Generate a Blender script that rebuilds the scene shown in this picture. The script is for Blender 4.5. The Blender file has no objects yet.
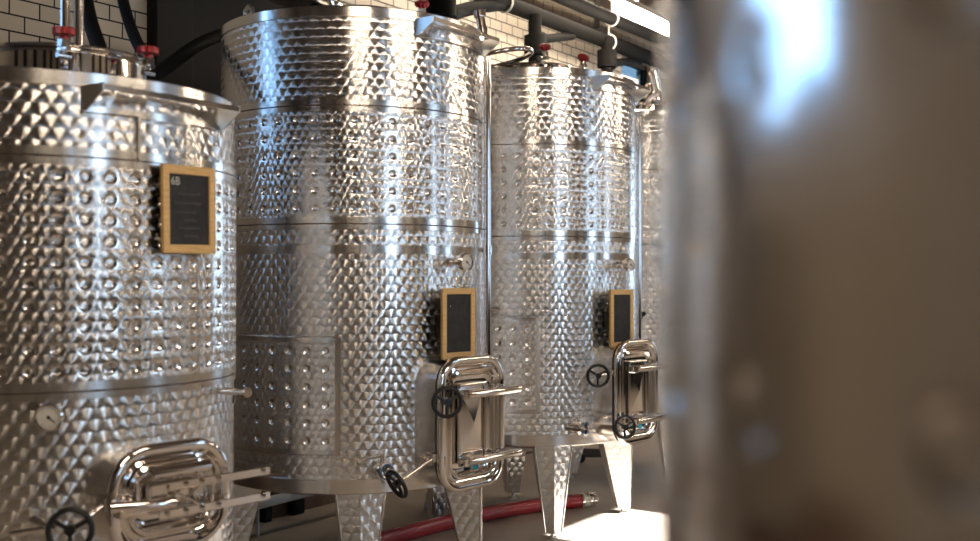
import bpy, math, random
from mathutils import Vector, Matrix
random.seed(7)
PI = math.pi
C = bpy.context.scene.collection
F = 1080.0; CAMZ = 1.36; PITCH = 0.0084
TH0 = math.radians(-34.3)                      # outward direction of the tank row
NV = Vector((math.cos(TH0), math.sin(TH0), 0)); TV = Vector((-math.sin(TH0), math.cos(TH0), 0))
def R(n, t, z=0.0): return NV*n + TV*t + Vector((0, 0, z))

# ------------------------------------------------------------------ mesh builder
class MB:
    def __init__(s): s.v = []; s.f = []; s.uv = []; s.m = []; s.sm = []
    def vert(s, p): s.v.append(tuple(p)); return len(s.v)-1
    def face(s, idx, uv=None, m=0, smooth=True):
        s.f.append(tuple(idx)); s.uv.append(uv); s.m.append(m); s.sm.append(smooth)
    def grid(s, P, UV, m=0, smooth=True, close=False, flip=False):
        """P: rows of points"""
        base = len(s.v); nr = len(P); nc = len(P[0])
        for row in P:
            for p in row: s.v.append(tuple(p))
        for i in range(nr-1):
            for j in range(nc if close else nc-1):
                k = (j+1) % nc
                q = [base+i*nc+j, base+i*nc+k, base+(i+1)*nc+k, base+(i+1)*nc+j]
                if UV:
                    un = UV[i][j+1] if j+1 < len(UV[i]) else UV[i][k]; un2 = UV[i+1][j+1] if j+1 < len(UV[i+1]) else UV[i+1][k]
                    u = [UV[i][j], un, un2, UV[i+1][j]]
                else: u = [(0, 0), (.01, 0), (.01, .01), (0, .01)]
                if flip: q.reverse(); u.reverse()
                s.face(q, u, m, smooth)
    def lathe(s, prof, seg=96, a0=0.0, a1=2*PI, m=0, smooth=True, M=None, v0=None):
        full = abs(a1-a0-2*PI) < 1e-6
        P = []; UV = []; L = 0
        rm = max(p[0] for p in prof)
        for k, (r, z) in enumerate(prof):
            if k: L += math.hypot(r-prof[k-1][0], z-prof[k-1][1])
            row = []; uvr = []
            n = seg if full else seg+1
            for j in range(n):
                a = a0+(a1-a0)*j/seg
                p = Vector((r*math.cos(a), r*math.sin(a), z))
                row.append(M @ p if M else p)
            for j in range(seg+1):
                uvr.append(((a0+(a1-a0)*j/seg)*rm, (prof[0][1]+L) if v0 is None else v0+L))
            P.append(row); UV.append(uvr)
        s.grid(P, UV, m, smooth, close=full)
    def box(s, lo, hi, M=None, m=0, bev=0.0):
        (x0, y0, z0), (x1, y1, z1) = lo, hi
        b = min(bev, (x1-x0)*.45, (y1-y0)*.45, (z1-z0)*.45)
        T = (lambda p: M @ Vector(p)) if M else (lambda p: Vector(p))
        if b <= 0:
            c = [s.vert(T((x, y, z))) for z in (z0, z1) for y in (y0, y1) for x in (x0, x1)]
            for q, ax in (((0, 2, 3, 1), 2), ((4, 5, 7, 6), 2), ((0, 1, 5, 4), 1), ((2, 6, 7, 3), 1), ((0, 4, 6, 2), 0), ((1, 3, 7, 5), 0)):
                uv = []
                for k in q:
                    p = ((x0, x1)[k & 1], (y0, y1)[(k >> 1) & 1], (z0, z1)[k >> 2])
                    uv.append([(p[1], p[2]), (p[0], p[2]), (p[0], p[1])][ax])
                s.face([c[k] for k in q], uv, m, False)
            return
        # chamfered box: three verts per corner
        vid = {}
        for ix in (0, 1):
            for iy in (0, 1):
                for iz in (0, 1):
                    X = (x0, x1)[ix]; Y = (y0, y1)[iy]; Z = (z0, z1)[iz]
                    dx = (b, -b)[ix]; dy = (b, -b)[iy]; dz = (b, -b)[iz]
                    vid[ix, iy, iz, 0] = s.vert(T((X, Y+dy, Z+dz)))
                    vid[ix, iy, iz, 1] = s.vert(T((X+dx, Y, Z+dz)))
                    vid[ix, iy, iz, 2] = s.vert(T((X+dx, Y+dy, Z)))
        sz = (x1-x0, y1-y0, z1-z0)
        def q(ids, a=None):
            d = {0: (1, 2), 1: (0, 2), 2: (0, 1)}
            if a is None: s.face(ids, None, m, False)
            else:
                u, w = d[a]; s.face(ids, [(0, 0), (sz[u], 0), (sz[u], sz[w]), (0, sz[w])], m, False)
        for sd in (0, 1):
            l = [vid[sd, 0, 0, 0], vid[sd, 1, 0, 0], vid[sd, 1, 1, 0], vid[sd, 0, 1, 0]]; q(l if sd else [l[0], l[3], l[2], l[1]], 0)
            l = [vid[0, sd, 0, 1], vid[1, sd, 0, 1], vid[1, sd, 1, 1], vid[0, sd, 1, 1]]; q([l[0], l[3], l[2], l[1]] if sd else l, 1)
            l = [vid[0, 0, sd, 2], vid[1, 0, sd, 2], vid[1, 1, sd, 2], vid[0, 1, sd, 2]]; q(l if sd else [l[0], l[3], l[2], l[1]], 2)
        for a in (0, 1):
            for c in (0, 1):
                q([vid[a, c, 0, 0], vid[a, c, 1, 0], vid[a, c, 1, 1], vid[a, c, 0, 1]] if a != c else [vid[a, c, 0, 1], vid[a, c, 1, 1], vid[a, c, 1, 0], vid[a, c, 0, 0]])
                q([vid[a, 0, c, 0], vid[a, 1, c, 0], vid[a, 1, c, 2], vid[a, 0, c, 2]] if a == c else [vid[a, 0, c, 2], vid[a, 1, c, 2], vid[a, 1, c, 0], vid[a, 0, c, 0]])
                q([vid[0, a, c, 1], vid[1, a, c, 1], vid[1, a, c, 2], vid[0, a, c, 2]] if a != c else [vid[0, a, c, 2], vid[1, a, c, 2], vid[1, a, c, 1], vid[0, a, c, 1]])
                for e in (0, 1):
                    t = [vid[a, c, e, 0], vid[a, c, e, 1], vid[a, c, e, 2]]
                    if (a+c+e) % 2 == 0: t.reverse()
                    q(t)
    def tube(s, pts, r, seg=16, closed=False, m=0, caps=True, M=None, rr=None):
        pts = [Vector(p) for p in pts]
        if M: pts = [M @ p for p in pts]
        n = len(pts); T = []
        for i in range(n):
            a = pts[(i-1) % n] if (closed or i > 0) else pts[i]; b = pts[(i+1) % n] if (closed or i < n-1) else pts[i]
            T.append((b-a).normalized())
        up = Vector((0, 0, 1)) if abs(T[0].z) < .9 else Vector((1, 0, 0))
        U = (up - T[0]*up.dot(T[0])).normalized(); P = []; UV = []; L = 0
        for i in range(n):
            if i:
                U = (U - T[i]*U.dot(T[i])).normalized(); L += (pts[i]-pts[i-1]).length
            W = T[i].cross(U); ri = rr[i] if rr else r
            P.append([pts[i]+(U*math.cos(2*PI*j/seg)+W*math.sin(2*PI*j/seg))*ri for j in range(seg)])
            UV.append([(L, 2*PI*j/seg*r) for j in range(seg+1)])
        if closed:
            P.append(P[0]); UV.append([(L+.01, q[1]) for q in UV[0]])
            # align seam
            best = min(range(seg), key=lambda k: (P[-2][0]-P[0][k]).length)
            P[-1] = P[0][best:]+P[0][:best]
        b0 = len(s.v)
        s.grid(P, UV, m, True, close=True)
        if caps and not closed:
            s.face([b0+j for j in range(seg)][::-1], None, m, False)
            e = b0+(n-1)*seg; s.face([e+j for j in range(seg)], None, m, False)
    def cyl(s, p0, p1, r, seg=24, m=0, M=None, r1=None):
        s.tube([p0, p1], r, seg, m=m, M=M, rr=[r, r if r1 is None else r1])
    def build(s, name, mats, parent=None, M=None, weld=False):
        me = bpy.data.meshes.new(name); me.from_pydata(s.v, [], s.f)
        if not isinstance(mats, (list, tuple)): mats = [mats]
        for k in mats: me.materials.append(k)
        uvl = me.uv_layers.new(name='UVMap'); flat = []
        for f, u in zip(s.f, s.uv):
            if u is None: u = [(0, 0), (.02, 0), (.02, .02), (0, .02)]
            for k in range(len(f)): flat.extend(u[k % len(u)])
        uvl.data.foreach_set('uv', flat)
        me.polygons.foreach_set('material_index', s.m); me.polygons.foreach_set('use_smooth', s.sm)
        me.update(); me.set_sharp_from_angle(angle=math.radians(32))
        o = bpy.data.objects.new(name, me); C.objects.link(o)
        if parent: o.parent = parent
        if M: o.matrix_local = M
        return o
def tag(o, label=None, cat=None, group=None, kind=None):
    for k, v in (('label', label), ('category', cat), ('group', group), ('kind', kind)):
        if v: o[k] = v
    return o
def empty(name, loc, rz=0, **k):
    o = bpy.data.objects.new(name, None); C.objects.link(o); o.location = loc; o.rotation_euler = (0, 0, rz)
    o.empty_display_size = .1; return tag(o, **k)
def rrect(w, h, r, n=8):
    pts = []
    for cx, cy, a0 in ((w/2-r, h/2-r, 0), (-w/2+r, h/2-r, PI/2), (-w/2+r, -h/2+r, PI), (w/2-r, -h/2+r, 1.5*PI)):
        for k in range(n+1): a = a0+PI/2*k/n; pts.append((cx+r*math.cos(a), cy+r*math.sin(a)))
    return pts
def frame(o, x, z):           # matrix: local x along o's x etc.
    pass

# ------------------------------------------------------------------ materials
class NT:
    def __init__(s, name):
        s.mat = bpy.data.materials.new(name); s.mat.use_nodes = True; s.n = s.mat.node_tree.nodes; s.l = s.mat.node_tree.links
        s.b = s.n['Principled BSDF']; s.out = s.n['Material Output']
    def node(s, t, **k):
        x = s.n.new(t)
        for a, v in k.items(): setattr(x, a, v)
        return x
    def setin(s, sock, v):
        if hasattr(v, 'is_linked') or isinstance(v, bpy.types.NodeSocket): s.l.new(v, sock)
        else: sock.default_value = v
    def math(s, op, a, b=None, c=None):
        x = s.node('ShaderNodeMath', operation=op); s.setin(x.inputs[0], a)
        if b is not None: s.setin(x.inputs[1], b)
        if c is not None: s.setin(x.inputs[2], c)
        return x.outputs[0]
    def vm(s, op, a, b=None, sc=None):
        x = s.node('ShaderNodeVectorMath', operation=op); s.setin(x.inputs[0], a)
        if b is not None: s.setin(x.inputs[1], b)
        if sc is not None: s.setin(x.inputs['Scale'], sc)
        return x.outputs['Value'] if op in ('LENGTH', 'DOT_PRODUCT') else x.outputs[0]
    def comb(s, a, b, c=0.0):
        x = s.node('ShaderNodeCombineXYZ'); s.setin(x.inputs[0], a); s.setin(x.inputs[1], b); s.setin(x.inputs[2], c); return x.outputs[0]
    def uv(s):
        x = s.node('ShaderNodeUVMap'); x.uv_map = 'UVMap'; sp = s.node('ShaderNodeSeparateXYZ'); s.l.new(x.outputs[0], sp.inputs[0]); return x.outputs[0], sp.outputs[0], sp.outputs[1]
    def noise(s, vec, scale, detail=2, rough=.5):
        x = s.node('ShaderNodeTexNoise'); x.inputs['Scale'].default_value = scale; x.inputs['Detail'].default_value = detail; x.inputs['Roughness'].default_value = rough
        if vec is not None: s.l.new(vec, x.inputs['Vector'])
        return x.outputs['Fac']
    def ramp(s, fac, stops):
        x = s.node('ShaderNodeValToRGB'); s.l.new(fac, x.inputs[0]); e = x.color_ramp.elements
        e[0].position, e[0].color = stops[0][0], (*stops[0][1], 1); e[1].position, e[1].color = stops[-1][0], (*stops[-1][1], 1)
        for p, c in stops[1:-1]: k = e.new(p); k.color = (*c, 1)
        return x.outputs[0]
    def bump(s, h, strength=.3, dist=.01):
        x = s.node('ShaderNodeBump'); x.inputs['Strength'].default_value = strength; x.inputs['Distance'].default_value = dist; s.l.new(h, x.inputs['Height']); s.l.new(x.outputs[0], s.b.inputs['Normal']); return x
def simple(name, col, rough=.5, metal=0.0, coat=0.0, em=None, es=0, spec=None):
    t = NT(name); t.b.inputs['Base Color'].default_value = (*col, 1); t.b.inputs['Roughness'].default_value = rough; t.b.inputs['Metallic'].default_value = metal
    if coat: t.b.inputs['Coat Weight'].default_value = coat
    if spec is not None: t.b.inputs['Specular IOR Level'].default_value = spec
    if em: t.b.inputs['Emission Color'].default_value = (*em, 1); t.b.inputs['Emission Strength'].default_value = es
    return t.mat
STEEL = (.80, .775, .745)
M_SATIN = 1
def swirl_steel(name, dx=.0485, dy=.0335, rad=.034, tilt=.02, rough=.26, aniso=1.0, edge=.085):
    """engine-turned stainless: overlapping brushed discs, each with concentric scratches"""
    t = NT(name); uvv, u, v = t.uv()
    gv = t.math('DIVIDE', v, dy); ra = t.math('FLOOR', gv)
    def cand(r, side):
        off = t.math('MULTIPLY', t.math('FLOORED_MODULO', r, 2.0), dx*.5)
        i = t.math('ADD', t.math('FLOOR', t.math('DIVIDE', t.math('SUBTRACT', u, off), dx)), float(side))
        cu = t.math('MULTIPLY_ADD', i, dx, off)
        du = t.math('SUBTRACT', u, cu); dv = t.math('MULTIPLY_ADD', r, -dy, v)
        idv = t.math('ADD', t.math('MULTIPLY', i, 1.37), t.math('MULTIPLY', r, 7.91))
        return t.comb(du, dv, 0.0), idv
    rb = t.math('ADD', ra, 1.0)
    cur, cid = cand(rb, 0)
    for r, sd in ((rb, 1), (ra, 0), (ra, 1)):
        d, idv = cand(r, sd)
        ins = t.math('LESS_THAN', t.vm('LENGTH', d), rad)
        mx = t.node('ShaderNodeMix', data_type='VECTOR'); t.l.new(ins, mx.inputs[0]); t.l.new(cur, mx.inputs[4]); t.l.new(d, mx.inputs[5]); cur = mx.outputs[1]
        mf = t.node('ShaderNodeMix', data_type='FLOAT'); t.l.new(ins, mf.inputs[0]); t.l.new(cid, mf.inputs[2]); t.l.new(idv, mf.inputs[3]); cid = mf.outputs[0]
    rn = t.vm('NORMALIZE', cur)
    sp = t.node('ShaderNodeSeparateXYZ'); t.l.new(rn, sp.inputs[0]); rx, ry = sp.outputs[0], sp.outputs[1]
    geo = t.node('ShaderNodeNewGeometry'); N = geo.outputs['Normal']
    tn = t.node('ShaderNodeTangent'); tn.direction_type = 'UV_MAP'; tn.uv_map = 'UVMap'
    B = t.vm('NORMALIZE', t.vm('CROSS_PRODUCT', N, tn.outputs[0])); T = t.vm('CROSS_PRODUCT', B, N)
    radial = t.vm('ADD', t.vm('SCALE', T, sc=rx), t.vm('SCALE', B, sc=ry))
    tang = t.vm('SUBTRACT', t.vm('SCALE', B, sc=rx), t.vm('SCALE', T, sc=ry))
    wn = t.node('ShaderNodeTexWhiteNoise', noise_dimensions='1D'); t.l.new(cid, wn.inputs['W'])
    jit = t.vm('SCALE', t.vm('SUBTRACT', wn.outputs['Color'], (.5, .5, .5)), sc=.02)
    ln = t.vm('LENGTH', cur)
    groove = t.math('MULTIPLY', t.math('SINE', t.math('MULTIPLY', ln, 2600.0)), .04)
    k = t.math('ADD', groove, t.math('MULTIPLY_ADD', t.math('POWER', t.math('DIVIDE', ln, rad), 3.0), edge, tilt))
    NN = t.vm('NORMALIZE', t.vm('ADD', t.vm('ADD', N, t.vm('SCALE', radial, sc=k)), jit))
    t.l.new(NN, t.b.inputs['Normal']); t.l.new(radial, t.b.inputs['Tangent'])
    t.b.inputs['Base Color'].default_value = (*STEEL, 1); t.b.inputs['Metallic'].default_value = 1
    t.b.inputs['Roughness'].default_value = rough; t.b.inputs['Anisotropic'].default_value = aniso
    return t.mat
def brushed(name, rough=.22, col=STEEL, aniso=.7):
    t = NT(name); uvv, u, v = t.uv()
    st = t.noise(t.comb(t.math('MULTIPLY', u, 2.0), t.math('MULTIPLY', v, 900.0)), 1.0, 3)
    t.b.inputs['Base Color'].default_value = (*col, 1); t.b.inputs['Metallic'].default_value = 1
    t.l.new(t.math('MULTIPLY_ADD', st, .12, rough-.06), t.b.inputs['Roughness'])
    t.b.inputs['Anisotropic'].default_value = aniso; t.b.inputs['Anisotropic Rotation'].default_value = .25
    tn = t.node('ShaderNodeTangent'); tn.direction_type = 'UV_MAP'; tn.uv_map = 'UVMap'; t.l.new(tn.outputs[0], t.b.inputs['Tangent'])
    return t.mat
M = {}
M['swirl'] = swirl_steel('engine_turned_steel')
M['swirl_leg'] = swirl_steel('engine_turned_leg_steel', tilt=.03, rough=.28, edge=.11)
M['brushed'] = brushed('brushed_steel'); M['polish'] = simple('polished_steel', (.83, .79, .75), .07, 1)
M['chrome'] = simple('chrome', (.84, .80, .77), .10, 1); M['steel'] = simple('plain_steel', (.72, .69, .65), .28, 1)
M['satin'] = simple('satin_polished_steel', (.80, .765, .73), .14, 1)
M['black'] = simple('black_plastic', (.012, .012, .013), .35); M['rubber'] = simple('black_rubber', (.006, .006, .0065), .7, spec=.15)
M['darkgap'] = simple('dark_gasket', (.01, .009, .009), .7)
M['seam'] = simple('seam_shadow_steel', (.16, .12, .10), .5, 1)
M['red'] = simple('red_plastic', (.42, .022, .025), .35); M['white'] = simple('white_plastic', (.75, .74, .70), .45)
M['blue'] = simple('blue_seal', (.02, .10, .25), .4); M['cyan'] = simple('cyan_sticker', (.03, .42, .58), .5)
M['dial'] = simple('dial_white', (.78, .75, .68), .4); M['chalk'] = simple('chalk', (.62, .62, .6), .9)
M['faint'] = simple('faint_chalk', (.22, .22, .22), .9); M['dark'] = simple('dark_painted_metal', (.006, .006, .007), .6, spec=.2)
M['pipe'] = simple('black_pipe', (.006, .0055, .005), .75, spec=.12)
M['darkwall'] = simple('dark_grey_panel', (.012, .0115, .0115), .7, spec=.2)
def wood():
    t = NT('oak_frame_wood'); uvv, u, v = t.uv(); n = t.noise(t.comb(t.math('MULTIPLY', u, 12.0), t.math('MULTIPLY', v, 90.0)), 1.0, 4, .6)
    t.l.new(t.ramp(n, [(.3, (.66, .40, .15)), (.7, (.88, .58, .25))]), t.b.inputs['Base Color']); t.b.inputs['Roughness'].default_value = .5; return t.mat
M['wood'] = wood()
def slate():
    t = NT('slate'); tc = t.node('ShaderNodeTexCoord'); n = t.noise(tc.outputs['Object'], 18, 5, .7)
    t.l.new(t.ramp(n, [(.3, (.012, .012, .013)), (.8, (.045, .045, .047))]), t.b.inputs['Base Color']); t.b.inputs['Roughness'].default_value = .75; return t.mat
M['slate'] = slate()
def hose_mat():
    t = NT('red_ribbed_hose'); uvv, u, v = t.uv()
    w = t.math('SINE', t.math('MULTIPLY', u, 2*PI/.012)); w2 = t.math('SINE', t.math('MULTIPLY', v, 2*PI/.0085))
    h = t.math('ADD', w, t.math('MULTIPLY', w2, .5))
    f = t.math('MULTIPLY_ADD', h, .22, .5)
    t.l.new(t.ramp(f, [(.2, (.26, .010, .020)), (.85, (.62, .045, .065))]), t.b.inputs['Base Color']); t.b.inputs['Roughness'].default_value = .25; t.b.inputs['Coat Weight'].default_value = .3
    t.bump(w, .5, .002); return t.mat
M['hose'] = hose_mat()
def tile_mat():
    t = NT('metro_tile_wall'); uvv, u, v = t.uv()
    b = t.node('ShaderNodeTexBrick'); t.l.new(uvv, b.inputs['Vector']); b.offset = .5
    b.inputs['Scale'].default_value = 1; b.inputs['Brick Width'].default_value = .15; b.inputs['Row Height'].default_value = .075; b.inputs['Mortar Size'].default_value = .0042; b.inputs['Mortar Smooth'].default_value = .15
    b.inputs['Color1'].default_value = (.60, .535, .44, 1); b.inputs['Color2'].default_value = (.66, .59, .49, 1); b.inputs['Mortar'].default_value = (.02, .018, .016, 1)
    t.l.new(b.outputs['Color'], t.b.inputs['Base Color'])
    t.l.new(t.math('MULTIPLY_ADD', b.outputs['Fac'], .5, .3), t.b.inputs['Roughness'])
    h = t.math('ADD', t.math('MULTIPLY', b.outputs['Fac'], -1.0), t.math('MULTIPLY', t.noise(uvv, 14, 2), .1)); t.bump(h, .4, .003); return t.mat
M['tile'] = tile_mat()
def floor_mat():
    t = NT('resin_concrete_floor'); tc = t.node('ShaderNodeTexCoord'); o = tc.outputs['Object']
    n = t.noise(o, 1.3, 5, .6); f = t.noise(o, 260, 2, .6); mixed = t.math('ADD', t.math('MULTIPLY', n, .7), t.math('MULTIPLY', f, .35))
    t.l.new(t.ramp(mixed, [(.3, (.40, .33, .26)), (.75, (.58, .50, .41))]), t.b.inputs['Base Color'])
    t.l.new(t.math('MULTIPLY_ADD', n, .25, .3), t.b.inputs['Roughness']); t.bump(f, .12, .002); return t.mat
M['floor'] = floor_mat()
def dado_mat():
    t = NT('brown_plinth'); tc = t.node('ShaderNodeTexCoord'); n = t.noise(tc.outputs['Object'], 90, 4, .7)
    t.l.new(t.ramp(n, [(.3, (.13, .075, .055)), (.8, (.30, .19, .145))]), t.b.inputs['Base Color']); t.b.inputs['Roughness'].default_value = .8; return t.mat
M['dado'] = dado_mat()
def plaster(name, c1, c2):
    t = NT(name); tc = t.node('ShaderNodeTexCoord'); n = t.noise(tc.outputs['Object'], 2.0, 5, .6)
    t.l.new(t.ramp(n, [(.3, c1), (.7, c2)]), t.b.inputs['Base Color']); t.b.inputs['Roughness'].default_value = .8; return t.mat
M['plaster'] = plaster('warm_plaster', (.34, .285, .225), (.44, .37, .29)); M['ceil'] = plaster('brown_ceiling', (.10, .07, .05), (.15, .105, .075))
M['lamp'] = simple('lamp_diffuser', (.9, .88, .85), .5, em=(1, .86, .70), es=60)
M['lampw'] = simple('warm_lamp_diffuser', (.9, .85, .75), .5, em=(1, .83, .64), es=34)
def glass_mat(name='window_glass', tint=(1, 1, 1)):
    t = NT(name); tr = t.node('ShaderNodeBsdfTransparent'); tr.inputs[0].default_value = (*tint, 1); gl = t.node('ShaderNodeBsdfGlossy'); gl.inputs['Roughness'].default_value = .02
    fr = t.node('ShaderNodeFresnel'); mx = t.node('ShaderNodeMixShader'); t.l.new(fr.outputs[0], mx.inputs[0]); t.l.new(tr.outputs[0], mx.inputs[1]); t.l.new(gl.outputs[0], mx.inputs[2]); t.l.new(mx.outputs[0], t.out.inputs[0]); return t.mat
M['glass'] = glass_mat(); M['glass_b'] = glass_mat('blue_window_glass', (.42, .56, .72)); M['glass_t'] = glass_mat('tinted_window_glass', (.055, .075, .085))

# ------------------------------------------------------------------ pixel helpers
def ray(x, y):
    u = (x-490)/F; v = -(y-270.5)/F; c, s = math.cos(PITCH), math.sin(PITCH)
    return Vector((u, c - v*s, s + v*c))
def at(x, y, Y): d = ray(x, y); return Vector((0, 0, CAMZ)) + d*(Y/d.y)
def at_n(x, y, n): d = ray(x, y); return Vector((0, 0, CAMZ)) + d*(n/d.dot(NV))
def at_z(x, y, z): d = ray(x, y); return Vector((0, 0, CAMZ)) + d*((z-CAMZ)/d.z)

# ------------------------------------------------------------------ tank parts
def rim_rot(psi): return Matrix.Rotation(psi, 4, 'Z')
def jacket(root, name, r, a0, cols, da, ztop, rows, dz, rho, depth, edge=.02, plain=False):
    """dimpled cooling sheet: every dimple a real dished pocket"""
    b = MB(); n = 4
    def cellpts():
        pts = []
        for k in range(n): pts.append((-.5+k/n, -.5))
        for k in range(n): pts.append((.5, -.5+k/n))
        for k in range(n): pts.append((.5-k/n, .5))
        for k in range(n): pts.append((-.5, .5-k/n))
        return pts
    cp = cellpts(); ref = r-.0
    key = {}
    def vv(u, z, d):
        k = (round(u*1e5), round(z*1e5), round(d*1e5))
        if k in key: return key[k]
        a = u/ref; i = b.vert(((r-d)*math.cos(a), (r-d)*math.sin(a), z)); key[k] = i; return i
    du = da*ref; full = abs(cols*da-2*PI) < 1e-4
    for c in range(cols):
        for rw in range(rows):
            uc = (a0+da*(c+.5))*ref; zc = ztop-dz*(rw+.5)
            rings = [[(uc+p[0]*du, zc+p[1]*dz, 0.0) for p in cp]]
            for fr, dd in ((1.18, 0), (1.0, .06), (.82, .42), (.55, .8), (.28, .96)):
                ring = []
                for p in cp:
                    L = math.hypot(p[0]*du, p[1]*dz); ring.append((uc+p[0]*du/L*rho*fr, zc+p[1]*dz/L*rho*fr, depth*dd))
                rings.append(ring)
            for q in range(len(rings)-1):
                A, Bn = rings[q], rings[q+1]
                for k in range(16):
                    l = (k+1) % 16; pp = [A[k], A[l], Bn[l], Bn[k]]
                    b.face([vv(*x) for x in pp], [(x[0], x[1]) for x in pp], 1 if q >= 1 else 0, True)
            ci = vv(uc, zc, depth)
            A = rings[-1]
            for k in range(16):
                l = (k+1) % 16; b.face([vv(*A[k]), vv(*A[l]), ci], [(A[k][0], A[k][1]), (A[l][0], A[l][1]), (uc, zc)], 1, True)
    # plain flanges top and bottom, side returns
    seg = cols*2; zb = ztop-dz*rows; a1 = a0+cols*da
    b.lathe([(r, ztop), (r, ztop+edge), (r-.007, ztop+edge+.004)][::-1], seg, a0, a1, 2)
    b.lathe([(r-.007, zb-edge-.004), (r, zb-edge), (r, zb)][::-1], seg, a0, a1, 2)
    if not full:
        w = .022/ref
        for aa, s_ in ((a0, -1), (a1, 1)):
            lo, hi = (aa-w, aa) if s_ < 0 else (aa, aa+w)
            b.lathe([(r-.007, ztop+edge+.006), (r+.004, ztop+edge), (r+.004, zb-edge), (r-.007, zb-edge-.006)], 2, lo, hi, 2)
            e = lo if s_ < 0 else hi
            P = [[(rr*math.cos(e), rr*math.sin(e), z) for rr in (r+.004, r-.010)] for z in (ztop+edge, zb-edge)]
            b.grid(P, None, 2, False, flip=s_ > 0)
    return b.build(name, [M['satin'] if plain else M['swirl_j'], M['dimple'], M['brushed']], root)
M['swirl_j'] = swirl_steel('engine_turned_jacket_steel', dx=.0330, dy=.0290, rad=.0245, tilt=.02, rough=.27, edge=.045)
M['dimple'] = simple('dimple_polished_steel', (.90, .87, .84), .18, 1)

def leg(root, psi, zt, r=.585):
    """tapered box leg, outer face folded down the middle"""
    b = MB(); wt, wb, dt, db = .105, .043, .20, .075; z0 = .035
    def sec(w, d, z, ro): return [(ro-.012, -w, z), (ro+.012, 0, z), (ro-.012, w, z), (ro-d, w*.82, z), (ro-d, -w*.82, z)]
    S = []
    nz = 8
    for k in range(nz+1):
        f = k/nz; S.append(sec(wt+(wb-wt)*f, dt+(db-dt)*f, zt+(z0-zt)*f, r))
    for i in range(5):
        j = (i+1) % 5
        for k in range(nz):
            p = [S[k][i], S[k][j], S[k+1][j], S[k+1][i]]
            L = math.dist(S[k][i][:2], S[k][j][:2]); L2 = math.dist(S[k+1][i][:2], S[k+1][j][:2])
            uv = [(-L/2+i*.3, p[0][2]), (L/2+i*.3, p[1][2]), (L2/2+i*.3, p[2][2]), (-L2/2+i*.3, p[3][2])]
            ids = [b.vert(q) for q in p]; b.face(ids[::-1], uv[::-1], 0, False)
    b.face([b.vert(q) for q in S[-1]][::-1], None, 1, False)
    # thin return flanges along both long outer edges, and plain top strip
    for sd in (-1, 1):
        p0 = Vector((r-.010, sd*wt, zt)); p1 = Vector((r-.010, sd*wb, z0)); b.tube([p0, p1], .0045, 8, m=1)
    o = b.build('leg', [M['swirl_leg'], M['brushed']], root, rim_rot(psi))
    f = MB(); f.cyl((r-.037, 0, 0), (r-.037, 0, .010), .028, 20); f.cyl((r-.037, 0, .01), (r-.037, 0, .05), .010, 14)
    f.build('foot', M['steel'], o)
    return o
def handwheel(parent, p, axis, r=.055):
    p = Vector(p); ax = Vector(axis).normalized(); q = ax.to_track_quat('Z', 'Y').to_matrix().to_4x4(); T = Matrix.Translation(p) @ q
    b = MB()
    b.tube([(r*math.cos(a), r*math.sin(a), 0) for a in [2*PI*k/28 for k in range(28)]], r*.15, 10, closed=True, M=T)
    for k in range(3):
        a = 2*PI*k/3+.5; b.tube([(0, 0, -.004), (r*.5*math.cos(a), r*.5*math.sin(a), -.005), (r*math.cos(a), r*math.sin(a), 0)], r*.12, 8, M=T)
    b.cyl((0, 0, -.014), (0, 0, .012), r*.27, 16, M=T)
    return b.build('handwheel', M['black'], parent)
def sweep_ring(b, prof, path_w, path_h, path_r, n=10, m=0, cxz=(0, 0)):
    """sweep profile (offset outward, depth x) round a rounded rectangle in the y-z plane"""
    P = []; UV = []
    for (off, x) in prof:
        pts = rrect(path_w+2*off, path_h+2*off, max(path_r+off, .004), n)
        P.append([(x, a+cxz[0], c+cxz[1]) for a, c in pts]); UV.append([(k*.01, off+x) for k in range(len(pts)+1)])
    b.grid(P, UV, m, True, close=True)
def fill_rr(b, x, w, h, r, n=10, m=0, cz=0):
    pts = rrect(w, h, r, n); b.face([b.vert((x, a, c+cz)) for a, c in pts], [(a, c) for a, c in pts], m, False)
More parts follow.
